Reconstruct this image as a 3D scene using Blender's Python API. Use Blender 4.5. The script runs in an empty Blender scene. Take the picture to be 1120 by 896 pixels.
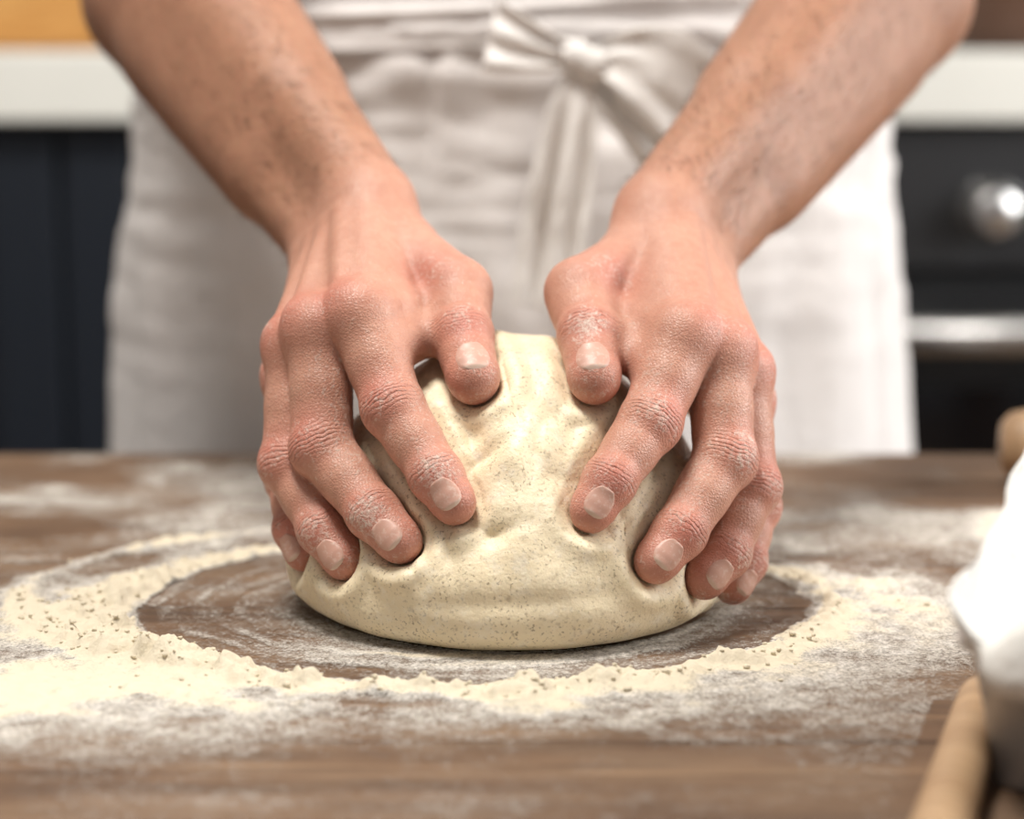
import bpy, bmesh, math, random
import numpy as np
from mathutils import Vector, Matrix
random.seed(4); rng=np.random.default_rng(7)
SC=bpy.context.scene
COL=SC.collection
A=np.array
# ------------------------------------------------------------------ helpers
def empty(name,parent=None):
    o=bpy.data.objects.new(name,None); COL.objects.link(o); o.empty_display_size=.05
    if parent: o.parent=parent
    return o
def obj(name,V,F,mats=(),parent=None,smooth=True,midx=None):
    me=bpy.data.meshes.new(name)
    V=np.asarray(V,dtype=float)
    if isinstance(F,np.ndarray):
        n=F.shape[1]; me.vertices.add(len(V)); me.vertices.foreach_set('co',V.ravel())
        me.loops.add(F.size); me.loops.foreach_set('vertex_index',F.ravel().astype(np.int32))
        me.polygons.add(len(F)); me.polygons.foreach_set('loop_start',(np.arange(len(F))*n).astype(np.int32))
        me.polygons.foreach_set('loop_total',np.full(len(F),n,dtype=np.int32)); me.update(calc_edges=True)
    else:
        me.from_pydata([tuple(v) for v in V],[],F)
    me.validate()
    for m in mats: me.materials.append(m)
    if midx is not None: me.polygons.foreach_set('material_index',np.asarray(midx,dtype=np.int32))
    me.polygons.foreach_set('use_smooth',np.full(len(me.polygons),smooth)); me.update()
    o=bpy.data.objects.new(name,me); COL.objects.link(o)
    if parent: o.parent=parent
    return o
def attr(o,name,vals):
    a=o.data.attributes.new(name,'FLOAT','POINT'); a.data.foreach_set('value',np.asarray(vals,dtype=np.float32))
def box(name,x0,x1,y0,y1,z0,z1,m,parent=None,bev=.003):
    bm=bmesh.new(); bmesh.ops.create_cube(bm,size=1)
    for v in bm.verts: v.co=Vector(((x0+x1)/2+v.co.x*(x1-x0),(y0+y1)/2+v.co.y*(y1-y0),(z0+z1)/2+v.co.z*(z1-z0)))
    if bev: bmesh.ops.bevel(bm,geom=bm.edges[:],offset=bev,segments=2,affect='EDGES',profile=.5)
    me=bpy.data.meshes.new(name); bm.to_mesh(me); bm.free(); me.materials.append(m)
    o=bpy.data.objects.new(name,me); COL.objects.link(o)
    if parent: o.parent=parent
    return o
def grid_faces(nu,nv,closed=False):
    nu2=nu if closed else nu-1
    i,j=np.meshgrid(np.arange(nu2),np.arange(nv-1),indexing='ij')
    i2=(i+1)%nu
    return np.stack([i*nv+j,i2*nv+j,i2*nv+j+1,i*nv+j+1],-1).reshape(-1,4)
def lathe(name,prof,m,parent=None,seg=48,axis='z',loc=(0,0,0),rot=None):
    ph=np.linspace(0,2*math.pi,seg,endpoint=False); prof=A(prof,dtype=float)
    V=np.stack([np.outer(np.cos(ph),prof[:,0]),np.outer(np.sin(ph),prof[:,0]),np.tile(prof[:,1],(seg,1))],-1).reshape(-1,3)
    o=obj(name,V,grid_faces(seg,len(prof),True),[m],parent)
    o.location=loc
    if rot: o.rotation_euler=rot
    return o
def hashn(ix,iy,iz,seed):
    h=(ix.astype(np.int64)*374761393+iy.astype(np.int64)*668265263+iz.astype(np.int64)*2147483647+seed*1274126177)&0xffffffff
    h=((h^(h>>13))*1274126177)&0xffffffff
    h=(h^(h>>16))&0xffffff
    return h/float(0xffffff)*2-1
def noise(x,y,z,seed=0):
    x,y,z=np.broadcast_arrays(x,y,z)
    xi=np.floor(x);yi=np.floor(y);zi=np.floor(z)
    fx=x-xi;fy=y-yi;fz=z-zi
    u=fx*fx*(3-2*fx);v=fy*fy*(3-2*fy);w=fz*fz*(3-2*fz)
    r=0
    for a in (0,1):
        for b in (0,1):
            for c in (0,1):
                r=r+hashn(xi+a,yi+b,zi+c,seed)*(u if a else 1-u)*(v if b else 1-v)*(w if c else 1-w)
    return r
def fbm(x,y,z,o=4,seed=0):
    r=0;a=1;s=0
    for i in range(o):
        r=r+a*noise(x*2**i,y*2**i,z*2**i,seed+i*17); s+=a; a*=.55
    return r/s
def sstep(a,b,x):
    t=np.clip((x-a)/(b-a),0,1); return t*t*(3-2*t)
# ---- node material helper
class M:
    def __init__(s,name,col=(.5,.5,.5),rough=.5,metal=0,**kw):
        s.m=bpy.data.materials.new(name); s.m.use_nodes=True; s.t=s.m.node_tree; s.b=s.t.nodes['Principled BSDF']
        s.set('Base Color',(*col,1) if len(col)==3 else col); s.set('Roughness',rough); s.set('Metallic',metal)
        for k,v in kw.items(): s.set(k.replace('_',' '),v)
    def set(s,k,v):
        if hasattr(v,'links'): s.t.links.new(v,s.b.inputs[k])
        else: s.b.inputs[k].default_value=v
    def n(s,typ,ins={},**pr):
        n=s.t.nodes.new(typ)
        for k,v in pr.items(): setattr(n,k,v)
        for k,v in ins.items():
            if hasattr(v,'links'): s.t.links.new(v,n.inputs[k])
            else: n.inputs[k].default_value=v
        return n
    def math(s,op,a,b=0.0,c=None,clamp=False):
        ins={0:a,1:b}
        if c is not None: ins[2]=c
        return s.n('ShaderNodeMath',ins,operation=op,use_clamp=clamp).outputs[0]
    def coord(s,scale=(1,1,1),out='Object',rot=(0,0,0)):
        tc=s.n('ShaderNodeTexCoord'); return s.n('ShaderNodeMapping',{'Vector':tc.outputs[out],'Scale':scale,'Rotation':rot}).outputs[0]
    def noise(s,vec,scale,detail=4,rough=.5,dist=0):
        return s.n('ShaderNodeTexNoise',{'Vector':vec,'Scale':scale,'Detail':detail,'Roughness':rough,'Distortion':dist}).outputs['Fac']
    def ramp(s,fac,stops):
        n=s.n('ShaderNodeValToRGB',{'Fac':fac}); e=n.color_ramp.elements
        while len(e)<len(stops): e.new(.5)
        for i,(p,c) in enumerate(stops): e[i].position=p; e[i].color=(*c,1) if not isinstance(c,(int,float)) else (c,c,c,1)
        return n.outputs[0]
    def mix(s,f,a,b,bt='MIX'):
        n=s.n('ShaderNodeMix',data_type='RGBA',blend_type=bt)
        for i,v in ((0,f),(6,a),(7,b)):
            if hasattr(v,'links'): s.t.links.new(v,n.inputs[i])
            else: n.inputs[i].default_value=v if i==0 else (*v,1)
        return n.outputs[2]
    def attr(s,name): return s.n('ShaderNodeAttribute',attribute_name=name).outputs['Fac']
    def bump(s,h,dist,strength=1.0):
        n=s.n('ShaderNodeBump',{'Height':h,'Distance':dist,'Strength':strength}); s.set('Normal',n.outputs[0]); return n
# ------------------------------------------------------------------ SDF toolkit
def cone(P,a,b,ra,rb):
    ba=b-a; t=np.clip((P-a)@ba/max(ba@ba,1e-12),0,1)
    return np.linalg.norm(P-a-t[:,None]*ba,axis=1)-(ra+(rb-ra)*t)
def smin(a,b,k):
    h=np.clip(.5+.5*(b-a)/k,0,1); return b*(1-h)+a*h-k*h*(1-h)
def smins(P,prims,k):
    d=cone(P,*prims[0])
    for p in prims[1:]: d=smin(d,cone(P,*p),k)
    return d
def capmesh(a,b,ra,rb,seg=20,hr=6):
    a=A(a,float);b=A(b,float); L=np.linalg.norm(b-a)
    ax=(b-a)/L if L>1e-9 else A([0,0,1.]); t=A([1,0,0.]) if abs(ax[0])<.8 else A([0,1.,0])
    u=np.cross(ax,t);u/=np.linalg.norm(u);v=np.cross(ax,u)
    rings=[]
    for i in range(1,hr+1):
        p=-math.pi/2+i*math.pi/2/hr; rings.append((a+ax*ra*math.sin(p),ra*math.cos(p)))
    n=max(2,int(L/max(min(ra,rb),.004)))
    for i in range(1,n): rings.append((a+(b-a)*i/n,ra+(rb-ra)*i/n))
    for i in range(0,hr):
        p=i*math.pi/2/hr; rings.append((b+ax*rb*math.sin(p),rb*math.cos(p)))
    V=[a-ax*ra];F=[]
    for c,r in rings:
        for k in range(seg):
            q=2*math.pi*k/seg; V.append(c+r*(math.cos(q)*u+math.sin(q)*v))
    V.append(b+ax*rb); N=len(rings)
    for k in range(seg): F.append((0,1+(k+1)%seg,1+k))
    for i in range(N-1):
        for k in range(seg):
            k2=(k+1)%seg; F.append((1+i*seg+k,1+i*seg+k2,1+(i+1)*seg+k2,1+(i+1)*seg+k))
    e=len(V)-1
    for k in range(seg): F.append((1+(N-1)*seg+k,1+(N-1)*seg+(k+1)%seg,e))
    return V,F
def remesh(prims,voxel):
    V=[];F=[]
    for p in prims:
        v,f=capmesh(*p); o=len(V); V+=v; F+=[tuple(i+o for i in q) for q in f]
    me=bpy.data.meshes.new('t'); me.from_pydata([tuple(v) for v in V],[],F); me.update()
    bm=bmesh.new(); bm.from_mesh(me); bmesh.ops.recalc_face_normals(bm,faces=bm.faces[:]); bm.to_mesh(me); bm.free()
    o=bpy.data.objects.new('t',me); COL.objects.link(o)
    md=o.modifiers.new('r','REMESH'); md.mode='VOXEL'; md.voxel_size=voxel
    dg=bpy.context.evaluated_depsgraph_get(); dg.update()
    e=o.evaluated_get(dg).to_mesh()
    n=len(e.vertices); co=np.empty(n*3); e.vertices.foreach_get('co',co); co=co.reshape(-1,3)
    Fq=[tuple(p.vertices) for p in e.polygons]
    o.evaluated_get(dg).to_mesh_clear(); bpy.data.objects.remove(o)
    ed=np.array([(f[i],f[(i+1)%len(f)]) for f in Fq for i in range(len(f))])
    lab=np.arange(n)
    for _ in range(400):
        m=np.minimum(lab[ed[:,0]],lab[ed[:,1]]); old=lab.copy()
        np.minimum.at(lab,ed[:,0],m); np.minimum.at(lab,ed[:,1],m); lab=lab[lab]
        if (lab==old).all(): break
    big=np.bincount(lab).argmax(); keep=lab==big
    idx=np.cumsum(keep)-1
    Fq=[tuple(idx[i] for i in f) for f in Fq if keep[f[0]]]
    ed=ed[keep[ed[:,0]]]; ed=idx[ed]
    return co[keep],Fq,ed
def grad(fn,P,e=.0006):
    g=np.zeros_like(P)
    for k in A([[1,-1,-1],[-1,-1,1],[-1,1,-1],[1,1,1.]]): g+=k*fn(P+k*e)[:,None]
    return g/np.maximum(np.linalg.norm(g,axis=1)[:,None],1e-9)
def lap(P,ed,w=.5):
    n=len(P); s=np.zeros_like(P); 
    for c in range(3): s[:,c]=np.bincount(ed[:,0],P[ed[:,1],c],n)+np.bincount(ed[:,1],P[ed[:,0],c],n)
    cnt=np.bincount(ed[:,0],minlength=n)+np.bincount(ed[:,1],minlength=n)
    return P*(1-w)+w*s/np.maximum(cnt,1)[:,None]
def sdf_build(prims,fn,voxel,rounds=3):
    P,F,ed=remesh(prims,voxel)
    for r in range(rounds):
        for _ in range(2): P=lap(P,ed,.5)
        for _ in range(2):
            g=grad(fn,P,voxel*.5); d=np.clip(fn(P),-.004 if voxel<.003 else -.03,.004 if voxel<.003 else .03); P=P-g*d[:,None]
    return P,F,ed
unit=lambda v:v/np.linalg.norm(v)
# ------------------------------------------------------------------ materials
def cloth(name,col,rough=.9,s=1):
    m=M(name,col,rough); v=m.coord(); n=m.noise(v,900*s,2); n2=m.noise(v,60*s,4)
    h=m.math('ADD',m.math('MULTIPLY',n,.3),n2); m.bump(h,.003,.5)
    m.set('Base Color',m.mix(n2,tuple(c*.92 for c in col),col))
    return m.m
APRON=cloth('apron_linen',(.82,.79,.78)); TIE=cloth('apron_tie_linen',(.92,.90,.88)); SHIRT=cloth('shirt_cotton',(.66,.63,.62)); TROUSER=cloth('trouser_denim',(.05,.06,.09))
def skin():
    m=M('skin',(.6,.4,.3),.5); v=m.coord()
    red=m.attr('red'); fl=m.attr('flour'); tan=m.attr('tan'); cs=m.attr('cs'); cm=m.attr('cm')
    n1=m.noise(v,45,4,.6); n2=m.noise(v,230,3,.6); n3=m.noise(v,1100,3,.6)
    base=m.mix(n1,(.48,.235,.165),(.61,.335,.245))
    base=m.mix(tan,base,m.mix(n1,(.31,.15,.088),(.43,.225,.14)))
    base=m.mix(m.math('MULTIPLY',red,.75),base,(.56,.17,.13))
    base=m.mix(m.math('MULTIPLY',m.ramp(n2,[(.35,1),(.62,0)]),.28),base,(.40,.16,.11))
    cn=m.math('ADD',m.math('MULTIPLY',cs,1.75),m.math('MULTIPLY',m.noise(v,130,4),9.0))
    w=m.math('POWER',m.math('ABSOLUTE',m.math('SINE',cn)),.33)
    groove=m.math('MULTIPLY',m.math('SUBTRACT',1.0,w),m.math('MULTIPLY',cm,m.ramp(m.noise(v,240,2),[(.32,.25),(.58,1)])))
    base=m.mix(m.math('MULTIPLY',groove,.8,clamp=True),base,(.30,.09,.06))
    patch=m.ramp(m.noise(v,42,3,.6),[(.38,.45),(.62,1.25)])
    fm=m.math('ADD',m.math('SUBTRACT',m.noise(v,560,4,.8),.61),m.math('MULTIPLY',m.math('MULTIPLY',fl,patch),.40))
    fm=m.math('ADD',fm,m.math('MULTIPLY',groove,.12))
    fmask=m.ramp(fm,[(.04,0),(.32,.80)])
    base=m.mix(fmask,base,(.84,.77,.68))
    m.set('Base Color',base); m.set('Subsurface Weight',.10); m.set('Subsurface Radius',(1,.35,.2)); m.set('Subsurface Scale',.005)
    m.set('Roughness',m.math('ADD',.42,m.math('MULTIPLY',fmask,.45))); m.set('Specular IOR Level',.45)
    vor=m.n('ShaderNodeTexVoronoi',{'Vector':v,'Scale':750},feature='DISTANCE_TO_EDGE').outputs['Distance']
    h=m.math('ADD',m.math('MULTIPLY',m.ramp(vor,[(0,0),(.25,1)]),.13),m.math('MULTIPLY',n2,.25))
    h=m.math('ADD',h,m.math('MULTIPLY',n3,.12)); h=m.math('SUBTRACT',h,m.math('MULTIPLY',groove,1.0))
    h=m.math('ADD',h,m.math('MULTIPLY',fmask,.3))
    m.bump(h,.0010,.8)
    return m.m
SKIN=skin()
def nailm():
    m=M('fingernail',(.72,.47,.40),.45); v=m.coord(); e=m.attr('edge')
    c=m.mix(e,(.57,.33,.26),(.70,.52,.43)); c=m.mix(m.math('MULTIPLY',m.ramp(m.noise(v,500,4,.7),[(.52,0),(.68,1)]),.35),c,(.80,.72,.64))
    m.set('Base Color',c); m.set('Subsurface Weight',.05); m.set('Subsurface Scale',.003); return m.m
NAIL=nailm()
HAIR=M('body_hair',(.09,.045,.025),.5).m
# ------------------------------------------------------------------ HANDS
HANDS={
'L':dict(elbow=(-.1811,.275,.2589),shoulder=(-.185,.43,.53),wrist=(-.0679,.060,.1467),
 thumb=[(-.0499,.035,.1411),(-.0221,0,.1259),(-.0194,-.025,.1115),(-.0150,-.044,.0990)],
 index=[(-.0585,-.030,.1195),(-.0450,-.052,.0875),(-.0285,-.071,.0655),(-.0223,-.077,.0572)],
 middle=[(-.0761,-.025,.1134),(-.0732,-.044,.0703),(-.0525,-.066,.0500),(-.0428,-.075,.0418)],
 ring=[(-.0860,-.013,.1045),(-.0875,-.032,.0618),(-.0730,-.052,.0402),(-.0650,-.060,.0312)],
 pinky=[(-.0900,.004,.0894),(-.0895,-.010,.0511),(-.0860,-.030,.0353),(-.0828,-.037,.0279)],
 hints=dict(thumb=(.10,-.85,.55),index=(-.08,-.97,.2),middle=(-.2,-.95,.2),ring=(-.35,-.92,.1),pinky=(-.5,-.86,.05))),
'R':dict(elbow=(.1985,.275,.2589),shoulder=(.195,.43,.53),wrist=(.0691,.060,.1420),
 thumb=[(.0538,.035,.1354),(.0273,0,.1259),(.0302,-.025,.1115),(.0316,-.044,.0990)],
 index=[(.0671,-.030,.1108),(.0524,-.052,.0818),(.0366,-.071,.0634),(.0303,-.077,.0542)],
 middle=[(.0817,-.025,.1043),(.0822,-.044,.0659),(.0635,-.066,.0425),(.0550,-.074,.0339)],
 ring=[(.0910,-.013,.0937),(.0940,-.032,.0525),(.0827,-.050,.0303),(.0750,-.058,.0229)],
 pinky=[(.0950,.004,.0791),(.0985,-.010,.0394),(.0930,-.027,.0210),(.0885,-.034,.0135)],
 hints=dict(thumb=(-.05,-.85,.55),index=(.08,-.97,.2),middle=(.2,-.95,.2),ring=(.35,-.92,.1),pinky=(.5,-.86,.05)))}
RAD=dict(index=(.0135,.0118,.0098,.0082),middle=(.0130,.0120,.0099,.0084),ring=(.0124,.0113,.0094,.0080),pinky=(.0110,.0098,.0083,.0071),thumb=(.0155,.0133,.0118,.0102))
def build_hand(H):
    for k in list(H):
        if k!='hints': H[k]=A(H[k],float)
    W=H['wrist'];E=H['elbow'];S=H['shoulder']
    fs=['index','middle','ring','pinky']
    mid=(H['middle'][0]+H['ring'][0])/2
    fw=unit(mid-W); ac=H['pinky'][0]-H['index'][0]; ac=unit(ac-fw*(ac@fw))
    N=np.cross(fw,ac); N=unit(N); 
    if N@A([0,-.5,.8])<0: N=-N
    H['N']=N;H['fw']=fw;H['ac']=ac
    palm=[];groups={}
    offs=dict(index=-.015,middle=-.005,ring=.005,pinky=.014)
    for f in fs:
        c=W+ac*offs[f]+fw*.012; m=H[f][0]; r=RAD[f]
        palm.append((c,m-fw*.004-N*.001,.0150,r[0]*.94))
        palm.append((c-N*.010,m-N*.010-fw*.012,.013,r[0]*.9))
        palm.append((c+N*.0118+fw*.01,m+N*(r[0]*.86),.0036,.0028))   # tendon
        palm.append((m+N*.0018,m+N*.0018,r[0]*1.0,r[0]*1.0))    # knuckle
    T=H['thumb']; rt=RAD['thumb']
    palm.append((W+fw*.004-ac*.010,T[0],.0165,rt[0])); palm.append((T[0],T[1],rt[0],rt[1]*1.02))
    palm.append((T[0]-N*.008,(T[0]+T[1])/2-N*.008+ac*.006,.015,.013))
    palm.append((W-ac*.008+N*.010+fw*.006,T[1]+unit(A(H['hints']['thumb'],float)+N)*.0095,.0038,.0030))
    im=H['index'][0]
    palm.append((T[0]*.45+T[1]*.55+ac*.002,W*.35+im*.65,.0085,.0095)) # web
    palm.append((T[0]*.08+T[1]*.92+ac*.003-N*.004,W*.08+im*.92-N*.008,.0070,.0085))
    palm.append((T[1]*.68+T[2]*.32+ac*.003-N*.005,im*.66+H['index'][1]*.34-N*.004,.0070,.0100))
    palm.append((W+ac*.016-N*.008+fw*.01,H['pinky'][0]-fw*.02-N*.012,.0150,.0125))
    fa=unit(E-W); aw=ac-fa*(ac@fa); aw=unit(aw); nw=np.cross(fa,aw)
    L=np.linalg.norm(E-W)
    arm=[(W-aw*.0135,E-aw*.016,.0182,.034),(W+aw*.0135,E+aw*.016,.0178,.034),
         (W+fa*L*.38-aw*.010,W+fa*L*.85-aw*.014,.027,.036),(W+fa*L*.30+aw*.012,W+fa*L*.80+aw*.012,.0255,.034),
         (E,S,.040,.050)]
    for f in fs+['thumb']:
        J=H[f];r=RAD[f]; g=[]
        dn=unit(A(H['hints'][f],float))
        if f=='thumb': seg=[(1,2),(2,3)]
        else: seg=[(0,1),(1,2),(2,3)]
        for a,b in seg:
            ra,rb=r[a],r[b]; mid_=(J[a]+J[b])/2
            ax=unit(J[b]-J[a])
            g.append((J[a],mid_,ra*.97,(ra+rb)/2*.92)); g.append((mid_,J[b],(ra+rb)/2*.92,rb*.99))
            dd=dn-ax*(dn@ax); dd=unit(dd)
            g.append((J[a]+(J[b]-J[a])*.3-dd*.002,J[a]+(J[b]-J[a])*.75-dd*.002,(ra*.9),(rb*.93)))
        ax=unit(J[3]-J[2]); dd=unit(dn-ax*(dn@ax))
        g.append((J[3]-dd*.001,J[3]+ax*.0018-dd*.0010,r[3]*.97,r[3]*.90))
        g.append((J[2]+dn*.0008,J[2]+dn*.0008,r[2]*1.01,r[2]*1.01))
        if f!='thumb': g.append((J[1]+unit(dn+N)*.0014,J[1]+unit(dn+N)*.0014,r[1]*1.02,r[1]*1.02))
        groups[f]=g
    H['groups']=groups;H['palm']=palm;H['arm']=arm
    cen=(W+H['middle'][2])/2
    def fn(P):
        d=smin(smins(P,arm[:4],.012),cone(P,*arm[4]),.025)
        near=np.linalg.norm(P-cen,axis=1)<.16
        Q=P[near]
        base=smin(smins(Q,palm,.0055),d[near],.016)
        out=None
        for f,g in groups.items():
            q=smin(smins(Q,g,.0028),base,.0055)
            out=q if out is None else np.minimum(out,q)
        d=d.copy(); d[near]=out
        return d
    H['fn']=fn
    def ffn(f):
        return lambda P: smins(P,groups[f],.0028)
    H['ffn']=ffn
    allp=palm+arm+[p for g in groups.values() for p in g]
    return sdf_build(allp,fn,.00115,3)
person=empty('person')
def hand_objs(tag,H):
    P,F,ed=build_hand(H)
    fs=['index','middle','ring','pinky']
    W=H['wrist'];E=H['elbow'];N=H['N']
    n=len(P); red=np.zeros(n);fl=np.zeros(n);cs=np.zeros(n);cm=np.zeros(n)
    G=lambda c,s:np.exp(-((P-c)**2).sum(1)/s**2)
    for f in fs+['thumb']:
        J=H[f];dn=unit(A(H['hints'][f],float)); r=RAD[f]
        jl=[(1,unit(dn+N)),(2,dn)] if f!='thumb' else [(2,dn)]
        for j,dj in jl:
            ax=unit(unit(J[j]-J[j-1])+unit(J[j+1]-J[j])); rel=P-J[j]; s=rel@ax
            pp=rel-s[:,None]*ax; rad=np.linalg.norm(pp,axis=1); dors=(pp@dj)/np.maximum(rad,1e-6)
            wid=.0050 if (j==1 or f=='thumb') else .0030
            m=np.exp(-(s/wid)**2)*sstep(-.1,.7,dors)*(rad<r[j]*1.25)
            up=m>cm; cm[up]=m[up]; cs[up]=s[up]*1000
            red=np.maximum(red,.9*G(J[j]+dj*r[j],.011)); fl=np.maximum(fl,.58*G(J[j]+dj*r[j],.012))
        red=np.maximum(red,.75*G(J[3],.013)); fl=np.maximum(fl,.90*G(J[3]-dn*.004+unit(J[3]-J[2])*.004,.010))
        k=0 if f!='thumb' else 1
        red=np.maximum(red,.8*G(J[k]+N*r[k],.013)); fl=np.maximum(fl,.45*G(J[k]+N*r[k],.013))
        fl=np.maximum(fl,.30*sstep(.022,.008,np.abs(cone(P,J[0],J[3],.0,.0))))
    handd=np.linalg.norm(P-(W+H['middle'][0])/2,axis=1); fl=np.maximum(fl,.14*sstep(.11,.05,handd))
    fa=unit(E-W); tan=sstep(-.035,.045,(P-W)@fa)
    o=obj('forearm_and_hand_'+('right' if tag=='L' else 'left'),P,F,[SKIN],person)
    for a,b in (('red',red),('flour',fl),('tan',tan),('cs',cs),('cm',cm)): attr(o,a,b)
    for f in fs+['thumb']:
        J=H[f];r=RAD[f]; ax=unit(J[3]-J[2]); dn=unit(A(H['hints'][f],float)); dn=unit(dn-ax*(dn@ax)); sd=np.cross(ax,dn)
        hw=r[3]*.70; c=J[3]; nu,nv=27,31
        uu=np.linspace(-1,1,nu); vv=np.linspace(0,1,nv)
        s0,s1=-(.0068 if f!='thumb' else .0082),(.0052 if f!='thumb' else .0058)
        if f=='pinky': s0=-.0056
        U,Vv=np.meshgrid(uu,vv,indexing='ij')
        wprof=hw*(1-.08*(1-Vv)**2)*np.where(Vv<.45,np.sqrt(np.clip(1-((.45-Vv)/.46)**2,0,1)),1)*np.where(Vv>.58,np.sqrt(np.clip(1-((Vv-.58)/.43)**2,0,1)),1)
        X=U*wprof; Sx=s0+(s1-s0)*Vv
        Q=(c+Sx[...,None]*ax+X[...,None]*sd+dn*.014).reshape(-1,3); ff=H['ffn'](f)
        for _ in range(14):
            Q=Q-dn*np.clip(ff(Q),-.003,.003)[:,None]
        edge=np.maximum(np.abs(U),np.abs(Vv*2-1)).ravel()
        lift=.00032*(1-sstep(.80,1.0,edge))-.0003*sstep(.86,1.0,edge)
        lift=lift+.0003*sstep(.75,.93,Vv.ravel())
        Q=Q+dn*lift[:,None]
        no=obj(f'fingernail_{f}_'+('right' if tag=='L' else 'left'),Q,grid_faces(nu,nv),[NAIL],person)
        attr(no,'edge',sstep(.84,.95,Vv.ravel()))
    return P,ed
PL=hand_objs('L',HANDS['L']); PR=hand_objs('R',HANDS['R'])
def hairs(H,P,name):
    W=H['wrist'];E=H['elbow'];fa=unit(E-W);L=np.linalg.norm(E-W)
    s=(P-W)@fa; ok=np.where((s>.005)&(s<L*1.0))[0]; sel=rng.choice(ok,3800)
    g=grad(H['fn'],P[sel]); V=[];F=[]
    for i,(p,nn) in enumerate(zip(P[sel],g)):
        t=-fa*1.0+np.cross(fa,nn)*rng.normal(.45,.4); d=unit(t-nn*(t@nn)+nn*.35); l=rng.uniform(.006,.014); w=unit(np.cross(d,nn))*.00008
        a=p; b=p+d*l*.5+nn*.0002; c=p+d*l-nn*.0006
        k=len(V); V+=[a-w,a+w,b-w*.8,b+w*.8,c]; F+=[(k,k+1,k+3,k+2),(k+2,k+3,k+4)]
    obj(name,V,F,[HAIR],person)
hairs(HANDS['L'],PL[0],'arm_hair_right'); hairs(HANDS['R'],PR[0],'arm_hair_left')
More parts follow.
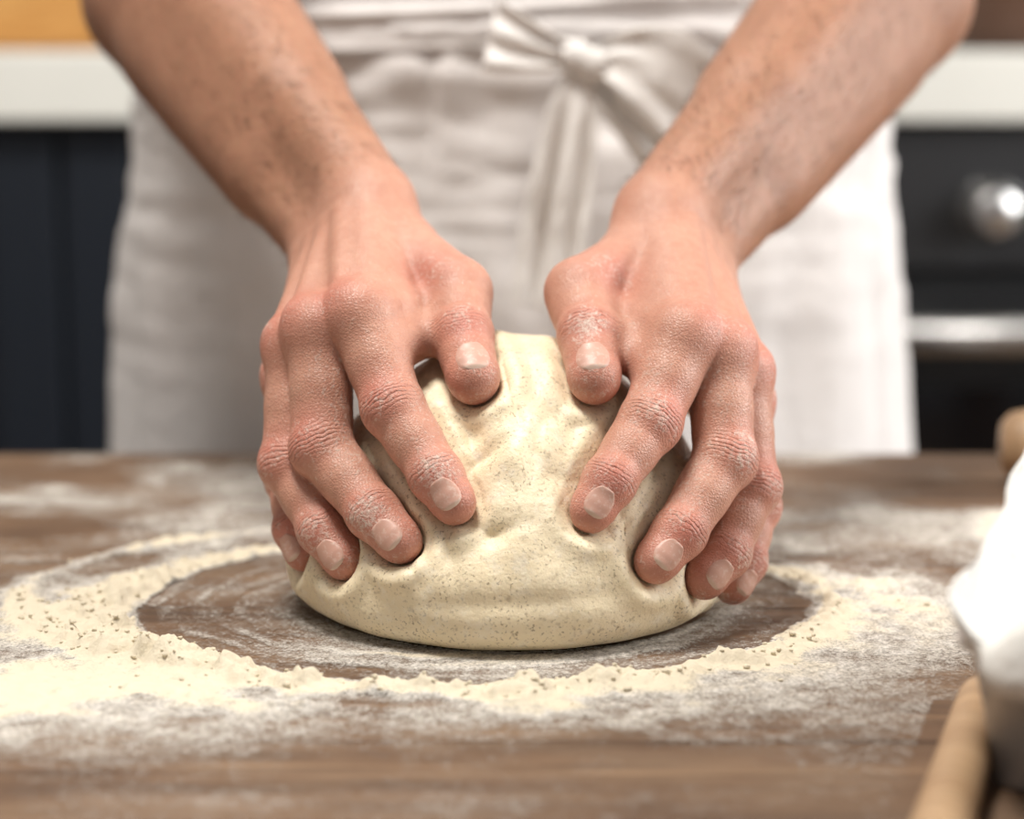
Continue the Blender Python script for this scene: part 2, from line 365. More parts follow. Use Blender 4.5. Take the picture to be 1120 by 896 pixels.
# ------------------------------------------------------------------ DOUGH
def dough():
    prof=A([(0,0),(.045,0),(.074,.0003),(.083,.003),(.0885,.010),(.0900,.019),(.0880,.032),(.0825,.045),(.0745,.059),(.0655,.072),(.0550,.084),(.0430,.094),(.0280,.1015),(.0140,.1050),(0,.1060)])
    for _ in range(3):
        q=[prof[0]]
        for a,b in zip(prof[:-1],prof[1:]): q+=[a*.75+b*.25,a*.25+b*.75]
        q.append(prof[-1]); prof=A(q)
    sl=np.r_[0,np.cumsum(np.linalg.norm(np.diff(prof,axis=0),axis=1))]
    nv=260; nu=520; t=np.linspace(0,sl[-1],nv); R=np.interp(t,sl,prof[:,0]); Z=np.interp(t,sl,prof[:,1]); R[0]=R[-1]=1e-5
    ph=np.linspace(0,2*math.pi,nu,endpoint=False)
    X=np.outer(np.cos(ph),R);Y=np.outer(np.sin(ph),R);ZZ=np.tile(Z,(nu,1))
    X=X*(1+.03*np.exp(-(ZZ/.035)**2)); Y=Y*(1+.075*np.exp(-(ZZ/.035)**2))
    P=np.stack([X,Y,ZZ],-1).reshape(-1,3); F=grid_faces(nu,nv,True)
    def normals(P):
        G=P.reshape(nu,nv,3); du=np.roll(G,-1,0)-np.roll(G,1,0); dv=np.gradient(G,axis=1); n=np.cross(du,dv).reshape(-1,3)
        return n/np.maximum(np.linalg.norm(n,axis=1)[:,None],1e-9)
    N=normals(P); 
    wt=sstep(.0,.012,P[:,2])
    x,y,z=P.T
    d=.0038*fbm(x*20,y*20,z*20,2,3)+.0008*fbm(x*70,y*70,z*70,2,9)
    fr=sstep(.0,-.03,y)
    def gz(px,pz,sx,sz,ang=0):
        c,s=math.cos(ang),math.sin(ang); a=(x-px)*c+(z-pz)*s; b=-(x-px)*s+(z-pz)*c
        return np.exp(-(a/sx)**2-(b/sz)**2)*fr
    d+=.0050*gz(.004,.085,.018,.030)-.0060*gz(-.013,.064,.007,.022,.3)-.0038*gz(.020,.062,.009,.016)
    d+=-.0034*gz(-.018,.050,.012,.0030,-.4)-.0030*gz(-.030,.040,.0030,.012,-.3)-.0026*gz(-.024,.043,.0026,.010,.2)
    d+=-.0026*gz(.036,.047,.0028,.012,.35)-.0022*gz(-.010,.072,.009,.0026,.5)-.0026*gz(.043,.042,.0024,.011,.1)
    d+=-.0020*gz(-.005,.046,.010,.0024,.3)-.0018*gz(.008,.070,.0024,.010,-.2)-.0018*gz(.000,.090,.0022,.012,.3)-.0018*gz(-.038,.034,.0022,.010,.5)
    d+=.0030*gz(-.035,.028,.022,.010)+.0025*gz(.03,.035,.02,.012)-.0008*gz(.0,.022,.05,.003,.05)
    d+=-.0012*np.maximum(0,1-np.abs(fbm(x*30,y*30,z*24,2,31))*7)*fr*sstep(.02,.05,z)
    P=P+N*(d*wt)[:,None]; 
    ang=np.arctan2(P[:,1],P[:,0]); low=np.exp(-(P[:,2]/.02)**2)
    P[:,:2]*=(1+low*.028*fbm(np.cos(ang)*2.2,np.sin(ang)*2.2,0*ang,3,77))[:,None]
    N=normals(P)
    for it in range(7):
        dd=np.minimum(HANDS['L']['fn'](P),HANDS['R']['fn'](P)); 
        push=np.clip(.0012-dd,0,.004)
        P=P-N*(push*wt)[:,None]
        if it in(3,6):
            G=P.reshape(nu,nv,3)
            for _ in range(2):
                S=G.copy(); S[:,1:-1]=(G[:,:-2]+G[:,2:]+np.roll(G,1,0)[:,1:-1]+np.roll(G,-1,0)[:,1:-1])/4; G=G*.5+S*.5
            P=G.reshape(-1,3)
    dd=np.minimum(HANDS['L']['fn'](P),HANDS['R']['fn'](P))
    P=P+N*(.0024*np.exp(-((dd-.0065)/.004)**2)*wt*(P[:,1]<.02))[:,None]
    P[:,2]=np.maximum(P[:,2],0)
    m=M('dough_surface',(.8,.72,.55),.55); v=m.coord(); n1=m.noise(v,30,4); n2=m.noise(v,420,4,.65)
    base=m.mix(n1,(.84,.70,.46),(.91,.81,.61))
    sp=m.noise(v,850,2,.5); sp2=m.noise(v,330,2,.5)
    spots=m.math('MULTIPLY',m.ramp(sp,[(.59,0),(.67,1)]),m.ramp(m.noise(v,70,3),[(.36,.2),(.58,1)]))
    base=m.mix(m.math('MULTIPLY',spots,.68),base,(.25,.18,.10))
    base=m.mix(m.math('MULTIPLY',m.ramp(sp2,[(.61,0),(.73,1)]),.48),base,(.40,.31,.19))
    base=m.mix(m.math('MULTIPLY',m.ramp(m.noise(v,130,6,.7),[(.52,0),(.66,1)]),.45),base,(.95,.89,.76))
    m.set('Base Color',base); m.set('Subsurface Weight',.08); m.set('Subsurface Radius',(1,.7,.4)); m.set('Subsurface Scale',.004); m.set('Roughness',.50)
    m.bump(m.math('ADD',m.math('MULTIPLY',n2,.3),m.noise(v,120,4,.6)),.0014,.6)
    return obj('bread_dough',P,F,[m.m])
dough()
# ------------------------------------------------------------------ TABLE
def wood(name,c1,c2,c3,sc=(1.2,22,22),rough=.55,bump=.0008,det=8,blotch=0):
    m=M(name,c1,rough); v=m.coord(sc); n=m.noise(v,3.0,det,.62,.6); n2=m.noise(v,14,4,.6,.3)
    col=m.ramp(n,[(.28,c1),(.5,c2),(.74,c3)])
    col=m.mix(m.math('MULTIPLY',m.ramp(n2,[(.35,1),(.6,0)]),.45),col,tuple(c*.45 for c in c1))
    if blotch:
        b=m.noise(m.coord((1,2.2,1)),9,5,.65,.4); col=m.mix(m.math('MULTIPLY',m.ramp(b,[(.45,0),(.68,1)]),blotch),col,(.33,.235,.155))
        col=m.mix(m.math('MULTIPLY',m.ramp(b,[(.30,1),(.45,0)]),.5),col,tuple(c*.6 for c in c1))
    m.set('Base Color',col); m.set('Roughness',m.math('ADD',rough-.1,m.math('MULTIPLY',n2,.25)))
    m.bump(m.math('ADD',n,m.math('MULTIPLY',n2,.5)),bump,.6); return m.m
TW=wood('walnut_table_wood',(.082,.043,.023),(.150,.083,.045),(.26,.158,.088),blotch=.28,rough=.7)
table=empty('kitchen_table')
yy=-.66; k=0
for w in (.16,.155,.165,.16,.16,.16):
    box(f'plank_{k}',-.95,.95,yy,yy+w-.0006,-.04,0,TW,table,.0010); yy+=w; k+=1
yend=yy
box('plank_support',-.88,.88,-.60,yend-.06,-.11,-.0402,TW,table,.004)
for i,(x,y) in enumerate(((-.84,-.56),(.84,-.56),(-.84,yend-.10),(.84,yend-.10))):
    box(f'leg_{i}',x-.035,x+.035,y-.035,y+.035,-.74,-.11,TW,table,.004)
# ------------------------------------------------------------------ FLOUR
def flour():
    xs=np.arange(-.46,.46,.00115); ys=np.arange(-.275,.298,.00115)
    X,Y=np.meshgrid(xs,ys,indexing='ij'); O=0*X
    wx=.010*fbm(X*14,Y*14,O,3,41); wy=.008*fbm(X*14,Y*14,O+5,3,43)
    wf=.003*fbm(X*80,Y*80,O,3,44)
    dx=(X+wx+.017)/.137; dy=(Y+wy+.018)/.104; rr=np.sqrt(dx*dx+dy*dy)+wf*8; an=np.arctan2(dy,dx)
    left=np.clip(-np.cos(an),0,1); front=np.clip(-np.sin(an),0,1); right=np.clip(np.cos(an),0,1); back=np.clip(np.sin(an),0,1)
    n1=fbm(X*55,Y*55,O,4,51); n2=fbm(X*230,Y*230,O,3,55); n0=fbm(X*17,Y*17,O,3,57); nL=fbm(X*125,Y*125,O,3,58)
    arc=fbm(rr*24,an*1.6,O,3,59); arc2n=fbm(rr*9,an*2.4,O,3,63)
    ins=sstep(1.04,.97,rr)
    D=ins*(.27+.36*arc+.24*n0+.42*front*sstep(.95,.72,rr)+.12*back)
    c0=1.055
    ramp=np.where(rr<c0,np.exp(-((rr-c0)/.032)**2),np.exp(-((rr-c0)/(.050+.08*left*left+.03*front))**2))
    amp=np.clip(.88+.25*left+.14*front-.28*right-.25*back*(1-left)+.42*n0+.36*n1,.10,1.25)
    ridge=ramp*amp
    rr2=np.sqrt(((X+wx+.040)/.162)**2+((Y+wy-.003)/.122)**2)+wf*6
    arc2=np.exp(-((rr2-1.0)/.040)**2)*sstep(.25,.8,left)*np.clip(.85+.5*n0+.40*n1,0,1.2)
    bank_w=.16+.42*left+.32*front*(.60+.7*left)+.20*right
    bank=(rr>1)*np.exp(-(np.clip(rr-1.04,0,9)/bank_w)**2)*np.clip(.62+.55*n0+.50*n1+.40*arc2n,.05,1.1)
    D=D+ridge*1.1+bank*.90+arc2
    far=sstep(.02,.16,Y)
    D=D+ (rr>1)*np.clip(.24+.55*n0+.3*fbm(X*7,Y*26,O,3,61),-.1,.6)*(.60+.55*far)
    D=D+ np.exp(-((X-.25)/.13)**2-((Y-.08)/.08)**2)*(.32+.6*n0+.4*n1)+np.exp(-((X+.28)/.14)**2-((Y-.19)/.09)**2)*(.38+.6*n0+.3*n1)
    D=D+ np.exp(-((X+.21)/.12)**2-((Y+.12)/.055)**2)*(.45+.6*n0+.5*n1)
    D=D+ np.exp(-((X+.03)/.11)**2-((Y+.235)/.013)**2)*(.34+.7*n1)+np.exp(-((X-.06)/.06)**2-((Y+.165)/.02)**2)*(.28+.6*n1)
    D=D*(1-.62*sstep(-.185,-.215,Y)*sstep(.0,.7,np.abs(n0)+.7))
    D=np.clip(D,0,1.6)
    clump=np.clip(nL*1.0+n1*.4+n2*.4+.42,0,1.35)
    H=.0004+.0042*ridge*clump+.0036*arc2*clump+.0014*np.clip(bank-.25,0,1)*clump+.00035*np.clip(D,0,1)*(n2+1)
    cr=fbm(X*170,Y*170,O,2,71); H=H+.0018*np.clip(cr-.34,0,1)*6*np.clip(bank+ridge,0,1)*.5
    nx,ny=X.shape; P=np.stack([X,Y,H],-1).reshape(-1,3); F=grid_faces(nx,ny)
    Dm=D.reshape(-1)
    fx,fy=P[F[:,0],0],P[F[:,0],1]
    pan_=(((fx-.124)*.81-(fy+.235)*.59)>0)&(fy<.00)&(fx>.10); pin_=(fx>.235)&(fy>.165)
    spoon_=np.abs((fx-.113)*.949-(fy+.268)*.315)<.010; spoon_&=(fy<-.14)
    keep=(Dm[F].max(1)>.10)&(np.hypot(fx,fy)>.083)&~pan_&~pin_&~spoon_; F=F[keep]
    used=np.unique(F); mp=np.zeros(len(P),int); mp[used]=np.arange(len(used)); Pu=P[used]; Fu=mp[F]
    m=M('wheat_flour',(.86,.82,.73),.95); v=m.coord()
    de=m.attr('flour_amount'); nn=m.noise(v,800,5,.75); nl=m.noise(v,160,4,.7)
    a=m.math('ADD',m.math('MULTIPLY',de,1.0),m.math('ADD',m.math('MULTIPLY',m.math('SUBTRACT',nn,.5),1.9),m.math('MULTIPLY',m.math('SUBTRACT',nl,.5),.8)))
    m.set('Alpha',m.ramp(a,[(.20,0),(1.0,1)]))
    col=m.mix(m.ramp(de,[(.75,0),(1.20,1)]),(.83,.79,.73),(.86,.77,.60))
    m.set('Base Color',m.mix(m.math('MULTIPLY',m.ramp(nl,[(.35,1),(.6,0)]),.25),col,(.74,.64,.48)))
    m.bump(nn,.0014,.8)
    o=obj('flour_dusting',Pu,Fu,[m.m]); attr(o,'flour_amount',Dm[used])
    g=[(i,j,k) for i in(-1,0,1) for j in(-1,0,1) for k in(-1,0,1) if (i,j,k)!=(0,0,0)]
    ix={p:n for n,p in enumerate(g)}; cv=A(g,float); cv/=np.linalg.norm(cv,axis=1)[:,None]; cf=[]
    for ax in range(3):
        for sgn in(-1,1):
            for a0 in(-1,0):
                for b0 in(-1,0):
                    q=[]
                    for da,db in((0,0),(1,0),(1,1),(0,1)):
                        p=[0,0,0]; p[ax]=sgn; p[(ax+1)%3]=a0+da; p[(ax+2)%3]=b0+db; q.append(ix[tuple(p)])
                    cf.append(q if sgn>0 else q[::-1])
    cf=A(cf); wgt=(np.clip(ridge+arc2+.45*bank-.2,0,1)**1.2)
    okm=(np.hypot(X,Y)>.10)&~((((X-.118)*.81-(Y+.235)*.59)>0)&(Y<.02)&(X>.10)); wgt=(wgt*okm).ravel(); wgt/=wgt.sum()
    NC=330
    sel=rng.choice(len(wgt),NC,p=wgt); Vs=[];Fs=[]
    for n,i in enumerate(sel):
        r=rng.uniform(.0004,.0008)*(1+rng.random()**4*1.0)
        q=cv*(1+rng.uniform(-.25,.25,(26,1)))*r*A([1.1,1,.7])
        Vs.append(q+P[i]+A([0,0,r*.55])); Fs.append(cf+26*n)
    oc=obj('flour_crumbs',np.vstack(Vs),np.vstack(Fs),[m.m],o); attr(oc,'flour_amount',np.full(26*NC,1.9))
flour()
# ------------------------------------------------------------------ PERSON BODY
def body_part(name,prims,k,mat,voxel=.008):
    prims=[(A(a,float),A(b,float),ra,rb) for a,b,ra,rb in prims]
    P,F,ed=sdf_build(prims,lambda Q:smins(Q,prims,k),voxel,3)
    return obj(name,P,F,[mat],person)
body_part('shirt',[((-.085,.50,.14),(-.085,.475,.46),.122,.118),((.085,.50,.14),(.085,.475,.46),.122,.118),((-.16,.45,.55),(.16,.45,.55),.062,.062),
  ((0,.46,.5),(0,.445,.62),.10,.06),((-.185,.43,.53),(-.183,.335,.37),.064,.056),((.195,.43,.53),(.196,.335,.37),.064,.056)],.04,SHIRT)
body_part('trousers',[((-.09,.51,.14),(-.095,.51,.02),.118,.112),((.09,.51,.14),(.095,.51,.02),.118,.112),((-.095,.51,.02),(-.11,.51,-.28),.10,.072),((.095,.51,.02),(.11,.51,-.28),.10,.072),
  ((-.11,.51,-.28),(-.115,.53,-.66),.072,.052),((.11,.51,-.28),(.115,.53,-.66),.072,.052)],.03,TROUSER)
SHOE=M('shoe_leather',(.05,.03,.02),.4).m
for s,n in ((-.115,'shoe_right'),(.115,'shoe_left')):
    body_part(n,[((s,.55,-.700),(s,.46,-.700),.040,.040),((s,.46,-.703),(s,.37,-.708),.042,.032)],.02,SHOE,.006)
body_part('head',[((0,.445,.60),(0,.415,.75),.056,.054),((0,.40,.86),(0,.415,.85),.083,.086),((0,.36,.80),(0,.345,.765),.052,.034),((0,.345,.835),(0,.305,.80),.012,.014),
  ((-.085,.415,.835),(-.088,.415,.815),.014,.010),((.085,.415,.835),(.088,.415,.815),.014,.010),((-.02,.325,.775),(.02,.325,.775),.010,.010),((-.04,.335,.855),(.04,.335,.855),.016,.016)],.018,SKIN,.005)
HM=M('head_hair',(.06,.035,.02),.5); HM.bump(HM.noise(HM.coord((1,1,.2)),160,4),.004,.8)
body_part('hair',[((0,.43,.885),(0,.405,.895),.090,.088),((0,.455,.85),(0,.46,.80),.080,.06),((-.04,.36,.92),(.04,.36,.92),.036,.036)],.02,HM.m,.006)
EYE=M('eye',(.8,.8,.78),.2).m; IR=M('iris',(.05,.03,.02),.2).m
for s in (-.032,.032):
    n='right' if s<0 else 'left'
    v,f=capmesh((s,.335,.835),(s,.3349,.835),.013,.013); obj('eye_'+n,v,f,[EYE],person)
    v,f=capmesh((s,.3245,.833),(s,.3244,.833),.0045,.0045); obj('iris_'+n,v,f,[IR],person)
def ell(th,a,b,cy=.49,p=2.35):
    c=np.cos(th);s=np.sin(th); k=(np.abs(s)**p+np.abs(c)**p)**(-1/p); return a*s*k, cy-b*c*k
def apron():
    nu,nv=300,150
    U=np.linspace(-1,1,nu)[:,None]; T=np.linspace(0,1,nv)[None,:]
    th=U*math.radians(118); z=.238-.62*T+0*U
    a=np.interp(z,[-.4,-.02,.10,.20,.24],[.285,.252,.243,.226,.215]); b=np.interp(z,[-.4,.0,.24],[.16,.138,.131])
    x,y=ell(th,a,b)
    fo=.0065*np.sin(U*19+2.6*fbm(U*3,T*2,0*U+0*T,2,5))*sstep(.0,.4,T)+.011*fbm(U*7,T*1.6,0*U+0*T,3,6)*sstep(0,.3,T)
    ga=.0030*np.sin(U*70+5*fbm(U*8,T*3,0*U+0*T,2,7))*np.exp(-T*11)
    wr=.0085*fbm(U*4,T*22,0*U+0*T,3,8)*np.exp(-((T-.08)/.20)**2)
    d=fo+ga+wr
    nx=np.sin(th);ny=-np.cos(th)
    P=np.stack([x+nx*(d+.006),y+ny*(d+.006),z],-1).reshape(-1,3)
    o=obj('apron_skirt',P,grid_faces(nu,nv),[APRON],person); s=o.modifiers.new('s','SOLIDIFY'); s.thickness=.0015
    U=np.linspace(-1,1,160)[:,None];T=np.linspace(0,1,100)[None,:]
    z=.225+.30*T+0*U; th=U*math.radians(62)*(1-.35*T); x,y=ell(th,.215+0*z,.131+0*z)
    y=y-.0-.02*T; d=.004*fbm(U*3,T*9,0*U+0*T,3,12)
    P=np.stack([x,y-.003+d,z],-1).reshape(-1,3)
    o=obj('apron_bib',P,grid_faces(160,100),[APRON],person); s=o.modifiers.new('s','SOLIDIFY'); s.thickness=.0015
    U=np.linspace(-1,1,400)[:,None];T=np.linspace(0,1,16)[None,:]
    th=U*math.pi; z=.226+.026*T+.003*np.sin(U*9)+0*T; x,y=ell(th,.222+0*z,.137+0*z)
    d=.007+.0016*np.sin(T*math.pi*3+3*noise(U*9,T*2,0*T+0*U,4))+.0015*fbm(U*30,T*2,0*U+0*T,2,14)
    P=np.stack([x+np.sin(th)*d,y-np.cos(th)*d,z],-1).reshape(-1,3)
    o=obj('apron_waistband',P,grid_faces(400,16),[APRON],person); s=o.modifiers.new('s','SOLIDIFY'); s.thickness=.002
apron()
def ribbon(name,pts,ws,seed,amp=.003,seg=60,nw=14,bd=None):
    pts=A(pts,float); t=np.linspace(0,len(pts)-1,seg)
    Pp=np.vstack([2*pts[0]-pts[1],pts,2*pts[-1]-pts[-2]]); C=[]
    for s in t:
        i=min(int(s),len(pts)-2); f=s-i; p0,p1,p2,p3=Pp[i:i+4]
        C.append(.5*((2*p1)+(-p0+p2)*f+(2*p0-5*p1+4*p2-p3)*f*f+(-p0+3*p1-3*p2+p3)*f**3))
    C=A(C); w=np.interp(t,range(len(ws)),ws); T=np.gradient(C,axis=0); T/=np.linalg.norm(T,axis=1)[:,None]
    if bd is None:
        B=np.cross(T,A([0,-1,0.])); B/=np.maximum(np.linalg.norm(B,axis=1)[:,None],1e-6)
        for i in range(1,seg):
            if B[i]@B[i-1]<0: B[i]*=-1
    else: B=np.tile(unit(A(bd,float)),(seg,1))
    q=np.linspace(-1,1,nw)
    P=C[:,None,:]+B[:,None,:]*(q[None,:,None]*w[:,None,None]/2)
    n=fbm(np.linspace(0,3,seg)[:,None]+0*q,q[None,:]*2.2+0*t[:,None],0*q+0*t[:,None],3,seed)
    P[...,1]+=amp*n*1.6+.0025*np.cos(q*7+seed)[None,:]
    o=obj(name,P.reshape(-1,3),grid_faces(seg,nw),[TIE],person); s=o.modifiers.new('s','SOLIDIFY'); s.thickness=.0014
    o.modifiers.new('b','SUBSURF').render_levels=1
y0=.318
ribbon('apron_bow_loop_1',[(.038,y0,.219),(.018,y0-.010,.223),(-.002,y0-.012,.229),(-.011,y0-.006,.232),(-.002,y0+.003,.229),(.018,y0+.004,.223),(.036,y0+.004,.219)],[.010,.022,.036,.042,.036,.022,.010],21,bd=(.22,0,1))
ribbon('apron_bow_loop_2',[(.042,y0,.219),(.060,y0-.012,.221),(.082,y0-.015,.211),(.099,y0-.008,.194),(.082,y0+.002,.205),(.060,y0+.003,.216),(.043,y0+.003,.218)],[.012,.034,.052,.060,.052,.034,.012],22,bd=(.45,0,1))
ribbon('apron_tie_tail_1',[(.038,y0,.214),(.034,y0-.006,.190),(.028,y0-.004,.150),(.023,y0-.001,.118),(.018,y0,.080)],[.014,.030,.036,.038,.040],23)
ribbon('apron_tie_tail_2',[(.042,y0+.006,.214),(.064,y0+.003,.192),(.086,y0+.002,.166),(.104,y0+.004,.140)],[.014,.026,.032,.034],24)
kp=[(A([.033,y0-.004,.221]),A([.045,y0-.004,.215]),.0090,.0100)]
P_,F_,e_=sdf_build(kp,lambda Q:cone(Q,*kp[0])+.0012*np.sin(Q[:,0]*900+Q[:,2]*500),.002,2)
obj('apron_bow_knot',P_,F_,[TIE],person)
# ------------------------------------------------------------------ LOAF PAN, SPOON, ROLLING PIN
STEEL=M('tin_metal',(.60,.585,.57),.45,.45); STEEL.bump(STEEL.noise(STEEL.coord((1,1,6)),60,3),.0004,.4); STEEL=STEEL.m
def pan():
    pr=empty('loaf_pan')
    dA=A([.59,.81]);dA/=np.linalg.norm(dA); dB=A([dA[1],-dA[0]]); c0=A([.1330,-.223]); LA,LB=.23,.115
    cen=c0+dA*LA/2+dB*LB/2
    def loop(n,off,rad=.014):
        hx,hy=LA/2+off,LB/2+off; r=max(rad+off,.004); pts=[]
        for cx,cy,a0 in ((hx-r,hy-r,0),(-hx+r,hy-r,90),(-hx+r,-hy+r,180),(hx-r,-hy+r,270)):
            for k in range(9):
                a=math.radians(a0+k*90/8); pts.append((cx+r*math.cos(a),cy+r*math.sin(a)))
        pts=A(pts+[pts[0]]); s=np.r_[0,np.cumsum(np.linalg.norm(np.diff(pts,axis=0),axis=1))]; t=np.linspace(0,s[-1],n,endpoint=False)
        q=np.stack([np.interp(t,s,pts[:,0]),np.interp(t,s,pts[:,1])],1)
        return cen+q[:,:1]*dA+q[:,1:]*dB, q
    n=200
    lv=[(-.013,.0006),(-.010,.0),(-.009,.002),(-.0005,.043),(.0035,.0445),(.0038,.047),(.0,.0475),(-.0022,.046),(-.0105,.003),(-.03,.0025)]
    V=np.stack([np.c_[loop(n,o)[0],np.full(n,z)] for o,z in lv],1).reshape(-1,3)
    F=[tuple(f) for f in grid_faces(n,len(lv),True)]; F+=[tuple(i*len(lv) for i in range(n)),tuple(i*len(lv)+len(lv)-1 for i in range(n))[::-1]]
    obj('pan_body',V,F,[STEEL],pr)
    n=420; pts,q=loop(n,-.005)
    u=(q[:,0]+LA/2)/LA; w=(q[:,1]+LB/2)/LB
    sideA=sstep(.25,.02,w); ph=np.arange(n)*2*math.pi/n
    top=.057+.046*sideA*np.clip(u/.50,0,1)**.85+.0015*np.sin(ph*5)+.004*sstep(.3,0,u)*np.sin(w*6)
    top-=.014*np.exp(-((u-.0)/.05)**2-((w-.14)/.08)**2)
    outw=.007+.20*(top-.05)+.0015*np.sin(ph*5+1)+.006*sstep(.2,0,u)
    outd=(pts-cen); outd/=np.linalg.norm(outd,axis=1)[:,None]
    side=np.where(w[:,None]<.02,-dB,np.where(u[:,None]<.02,-dA,outd)); outd=outd*.4+side*.6
    rows=[]
    inner,_=loop(n,-.014)
    rows.append(np.c_[cen+(inner-cen)*.3,np.full(n,.005)]); rows.append(np.c_[inner,np.full(n,.0055)])
    for t in np.linspace(.1,1,18):
        z=.006+(top-.006)*t; o=outw*sstep(.55,1,t)
        pxy=inner+(pts-inner)*min(1,t*1.6)+outd*(o+.0012*noise(np.arange(n)*.06,t*6,0.0,3)+.0010*np.sin(ph*23+t*2)*sstep(.4,1,t))[:,None]
        rows.append(np.c_[pxy,z])
    # flap folded over the short end of the tin
    drop=.026*sstep(.20,.02,u)*sstep(.10,.26,w)*(1+.15*np.sin(w*19))
    for k in (1,2,3,4):
        f=k/4; z=top-drop*f-.0002*k; o=outw+.0055*math.sin(f*math.pi*.6)*sstep(.0,.01,drop)+.0002*k
        rows.append(np.c_[pts+outd*(o+.0010*np.sin(ph*23+2))[:,None],z])
    V=np.stack(rows,1).reshape(-1,3)
    m=M('parchment_paper',(.76,.75,.72),.6); m.bump(m.noise(m.coord(),90,4),.003,.7)
    o=obj('parchment_paper',V,grid_faces(n,len(rows),True),[m.m],pr); s=o.modifiers.new('s','SOLIDIFY'); s.thickness=.0005
pan()
BW=wood('beech_wood',(.36,.22,.12),(.46,.30,.17),(.56,.39,.24),(3,3,30),.5,.0003)
prof=[(0,-.14),(.005,-.1395),(.0074,-.136),(.0080,-.128),(.0082,-.10),(.0086,0),(.0084,.07),(.0085,.09),(.014,.105),(.019,.125),(.019,.140),(.013,.155),(0,.160)]
sp=lathe('wooden_spoon',prof,BW,seg=32)
for v in sp.data.vertices:
    if v.co.z>.08: v.co.y*=.44
d=Vector((-.315,-.949,0.0)).normalized(); sp.rotation_euler=d.to_track_quat('Z','Y').to_euler(); sp.location=(.1145,-.290,.0088)
prof=[(0,-.21),(.012,-.2095),(.0170,-.205),(.0190,-.195),(.0205,-.12),(.0210,0),(.0205,.12),(.0190,.195),(.0170,.205),(.012,.2095),(0,.21)]
lathe('rolling_pin',prof,BW,seg=48,loc=(.463,.195,.0212),rot=(0,math.radians(90),math.radians(-6)))
# ------------------------------------------------------------------ KITCHEN
NAVY=M('navy_cabinet_paint',(.006,.010,.018),.5); NAVY.bump(NAVY.noise(NAVY.coord(),40,3),.0005,.3); NAVY=NAVY.m
WHITE=M('white_stone',(.78,.78,.76),.3); WHITE.set('Base Color',WHITE.mix(WHITE.noise(WHITE.coord(),6,5),(.78,.78,.73),(.90,.90,.85))); WHITE=WHITE.m
BLK=M('oven_enamel',(.012,.013,.015),.3).m; GLS=M('oven_glass',(.004,.004,.005),.08).m
CHR=M('brushed_steel',(.78,.78,.78),.25,1.0); CHR.bump(CHR.noise(CHR.coord((1,30,30)),20,3),.0003,.3); CHR=CHR.m
cab=empty('kitchen_cabinets')
YF=1.10
box('carcass_1',-1.7,.318,YF+.02,1.695,-.64,.160,NAVY,cab,.002); box('toe_kick_1',-1.7,.318,YF+.08,1.695,-.74,-.64,BLK,cab,.002)
x=-1.88
i=0
while x<.30:
    w=.48
    bx0,bx1=max(x+.002,-1.69),min(x+w-.002,.316)
    box(f'door_panel_{i}',bx0+.06,bx1-.06,YF+.008,YF+.02,-.57,.095,NAVY,cab,.002)
    box(f'door_stile_a_{i}',bx0,bx0+.062,YF,YF+.02,-.63,.155,NAVY,cab,.003); box(f'door_stile_b_{i}',bx1-.062,bx1,YF,YF+.02,-.63,.155,NAVY,cab,.003)
    box(f'door_rail_a_{i}',bx0+.062,bx1-.062,YF,YF+.02,.093,.155,NAVY,cab,.003); box(f'door_rail_b_{i}',bx0+.062,bx1-.062,YF,YF+.02,-.63,-.568,NAVY,cab,.003)
    x+=w+.004; i+=1
box('carcass_2',.925,1.7,YF+.02,1.695,-.64,.160,NAVY,cab,.002); box('toe_kick_2',.925,1.7,YF+.08,1.695,-.74,-.64,BLK,cab,.002)
box('cabinet_door_2',.930,1.695,YF,YF+.02,-.63,.155,NAVY,cab,.003)
box('countertop',-1.7,1.7,YF-.03,1.695,.161,.226,WHITE,cab,.004)
ov=empty('built_in_oven')
box('oven_body',.32,.923,YF+.01,1.69,-.738,.159,BLK,ov,.003)
box('control_panel',.322,.921,YF-.012,YF+.01,.022,.157,M('panel_enamel',(.03,.031,.034),.35).m,ov,.004)
box('oven_door',.322,.921,YF-.015,YF+.01,-.60,.012,BLK,ov,.004)
box('door_glass',.38,.862,YF-.018,YF-.014,-.50,-.09,GLS,ov,.001)
box('lower_drawer',.322,.921,YF-.012,YF+.01,-.73,-.61,BLK,ov,.004)
lathe('oven_handle',[(0,-.28),(.014,-.28),(.0175,-.276),(.0175,.276),(.014,.28),(0,.28)],CHR,ov,loc=(.6215,YF-.062,-.036),rot=(0,math.radians(90),0))
for hx in (.39,.853): box('handle_post',hx-.01,hx+.01,YF-.060,YF-.012,-.044,-.028,CHR,ov,.002)
for i,kx in enumerate((.452,.565,.678,.791)):
    lathe(f'knob_{i}',[(0,.0),(.030,0),(.030,.004),(.024,.008),(.022,.030),(.018,.034),(0,.034)],CHR,ov,loc=(kx,YF-.012,.078),rot=(math.radians(90),0,0))
    box(f'knob_pointer_{i}',kx-.002,kx+.002,YF-.049,YF-.045,.082,.098,BLK,ov,.0005)
ORW=wood('oiled_board_wood',(.45,.20,.05),(.62,.30,.08),(.75,.42,.14),(2,20,20),.4,.0004)
cb=box('cutting_board',-.86,-.40,1.40,1.425,.228,.56,ORW,None,.008)
crock=lathe('stoneware_crock',[(0,0),(.08,0),(.095,.02),(.10,.10),(.09,.18),(.075,.20),(.08,.215),(.085,.22),(.078,.22),(.07,.20),(.085,.10),(.08,.02),(0,.015)],M('brown_glaze',(.10,.045,.025),.3).m,loc=(.56,1.40,.2265))
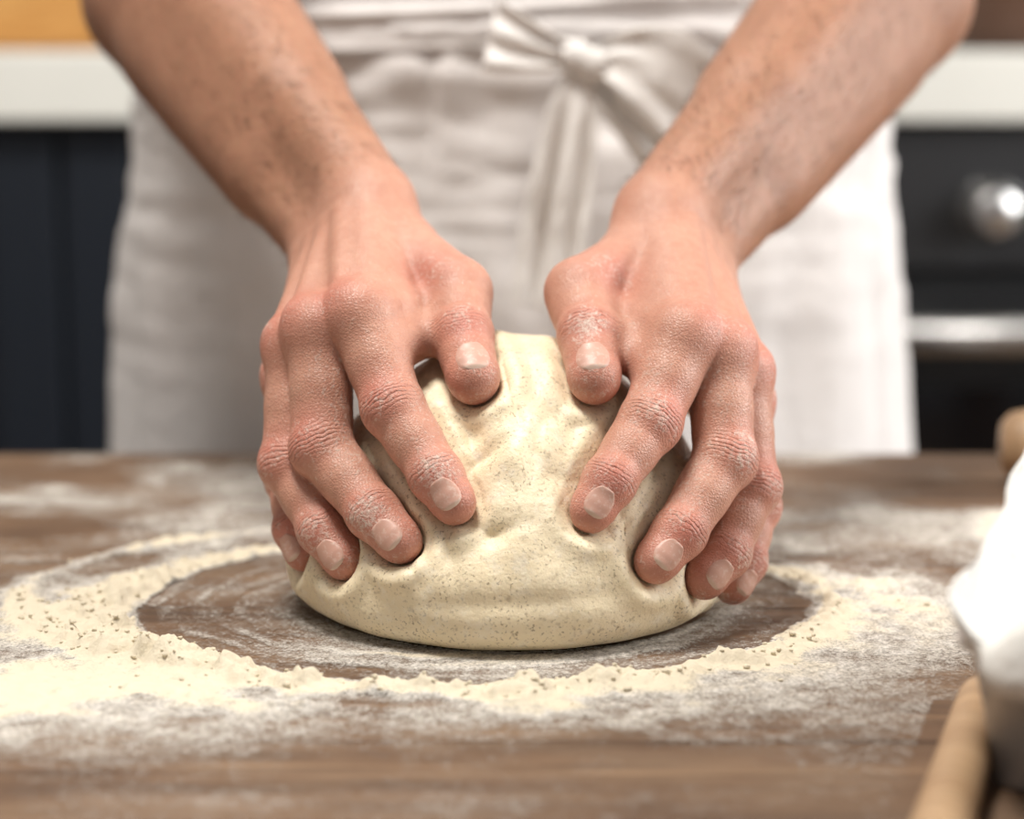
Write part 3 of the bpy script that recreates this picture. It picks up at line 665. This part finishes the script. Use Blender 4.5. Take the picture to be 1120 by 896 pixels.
# ------------------------------------------------------------------ ROOM
PL_=M('wall_plaster',(.62,.60,.57),.85); PL_.bump(PL_.noise(PL_.coord(),60,4),.001,.3); PL_=PL_.m
m=M('backsplash_tile',(.4,.4,.4),.3); br=m.n('ShaderNodeTexBrick',{'Vector':m.n('ShaderNodeMapping',{'Vector':m.n('ShaderNodeTexCoord').outputs['Object'],'Rotation':(math.radians(90),0,0)}).outputs[0],'Color1':(.30,.27,.24,1),'Color2':(.24,.22,.20,1),'Mortar':(.15,.14,.13,1),'Scale':7}); m.set('Base Color',br.outputs[0]); TILE=m.m
FLW=wood('floor_oak',(.16,.10,.06),(.24,.16,.10),(.32,.22,.14),(8,1.2,8),.5)
box('floor',-2.2,2.2,-2.5,1.8,-.80,-.7415,FLW,None,0)
box('wall_back',-2.2,2.2,1.70,1.8,-.74,1.86,TILE,None,0)
box('wall_left',-2.3,-2.2,-2.5,1.8,-.74,1.86,PL_,None,0)
wr=empty('wall_right')
for n_,y0_,y1_,z0_,z1_ in (('a',-2.5,-1.0,-.74,1.86),('b',.9,1.8,-.74,1.86),('c',-1.0,.9,-.74,.25),('d',-1.0,.9,1.6,1.86)):
    box('wall_piece_'+n_,2.2,2.3,y0_,y1_,z0_,z1_,PL_,wr,0)
wn=empty('window_1'); FR=M('window_frame_paint',(.8,.8,.8),.4).m
for n_,y0_,y1_,z0_,z1_ in (('l',-1.0,-.95,.25,1.6),('r',.85,.9,.25,1.6),('b',-.95,.85,.25,.30),('t',-.95,.85,1.55,1.6),('m',-.075,-.025,.30,1.55)):
    box('frame_'+n_,2.22,2.27,y0_,y1_,z0_,z1_,FR,wn,.003)
box('ceiling',-2.2,2.2,-2.5,1.8,1.86,1.95,M('ceiling_paint',(.8,.8,.78),.9).m,None,0)
# ------------------------------------------------------------------ LIGHT
def area(name,loc,tgt,sx,sy,pw,col=(1,1,1)):
    l=bpy.data.lights.new(name,'AREA'); l.shape='RECTANGLE'; l.size=sx;l.size_y=sy;l.energy=pw;l.color=col
    o=bpy.data.objects.new(name,l); COL.objects.link(o); o.location=loc; o.rotation_euler=(Vector(tgt)-Vector(loc)).to_track_quat('-Z','Y').to_euler(); return o
area('window_daylight',(2.10,.05,.80),(0,.1,.05),1.5,1.1,62,(1,.985,.96))
area('ceiling_softlight',(-.30,-.12,1.60),(0,.02,0),.50,.40,33,(1,.955,.89))
w=bpy.data.worlds.new('world'); SC.world=w; w.use_nodes=True; bg=w.node_tree.nodes['Background']; bg.inputs[0].default_value=(.97,.965,1,1); bg.inputs[1].default_value=.24
# ------------------------------------------------------------------ CAMERA
c=bpy.data.cameras.new('camera'); c.lens=70; c.sensor_width=36; cam=bpy.data.objects.new('camera',c); COL.objects.link(cam)
cam.location=(0,-.80,.219); cam.rotation_euler=(math.radians(80),0,0); c.dof.use_dof=True; c.dof.focus_distance=.745; c.dof.aperture_fstop=4.2; c.clip_start=.02
SC.camera=cam
SC.view_settings.view_transform='Standard'; SC.view_settings.look='None'
for o in list(COL.objects):
    if o.parent is None: o.location.z+=.74
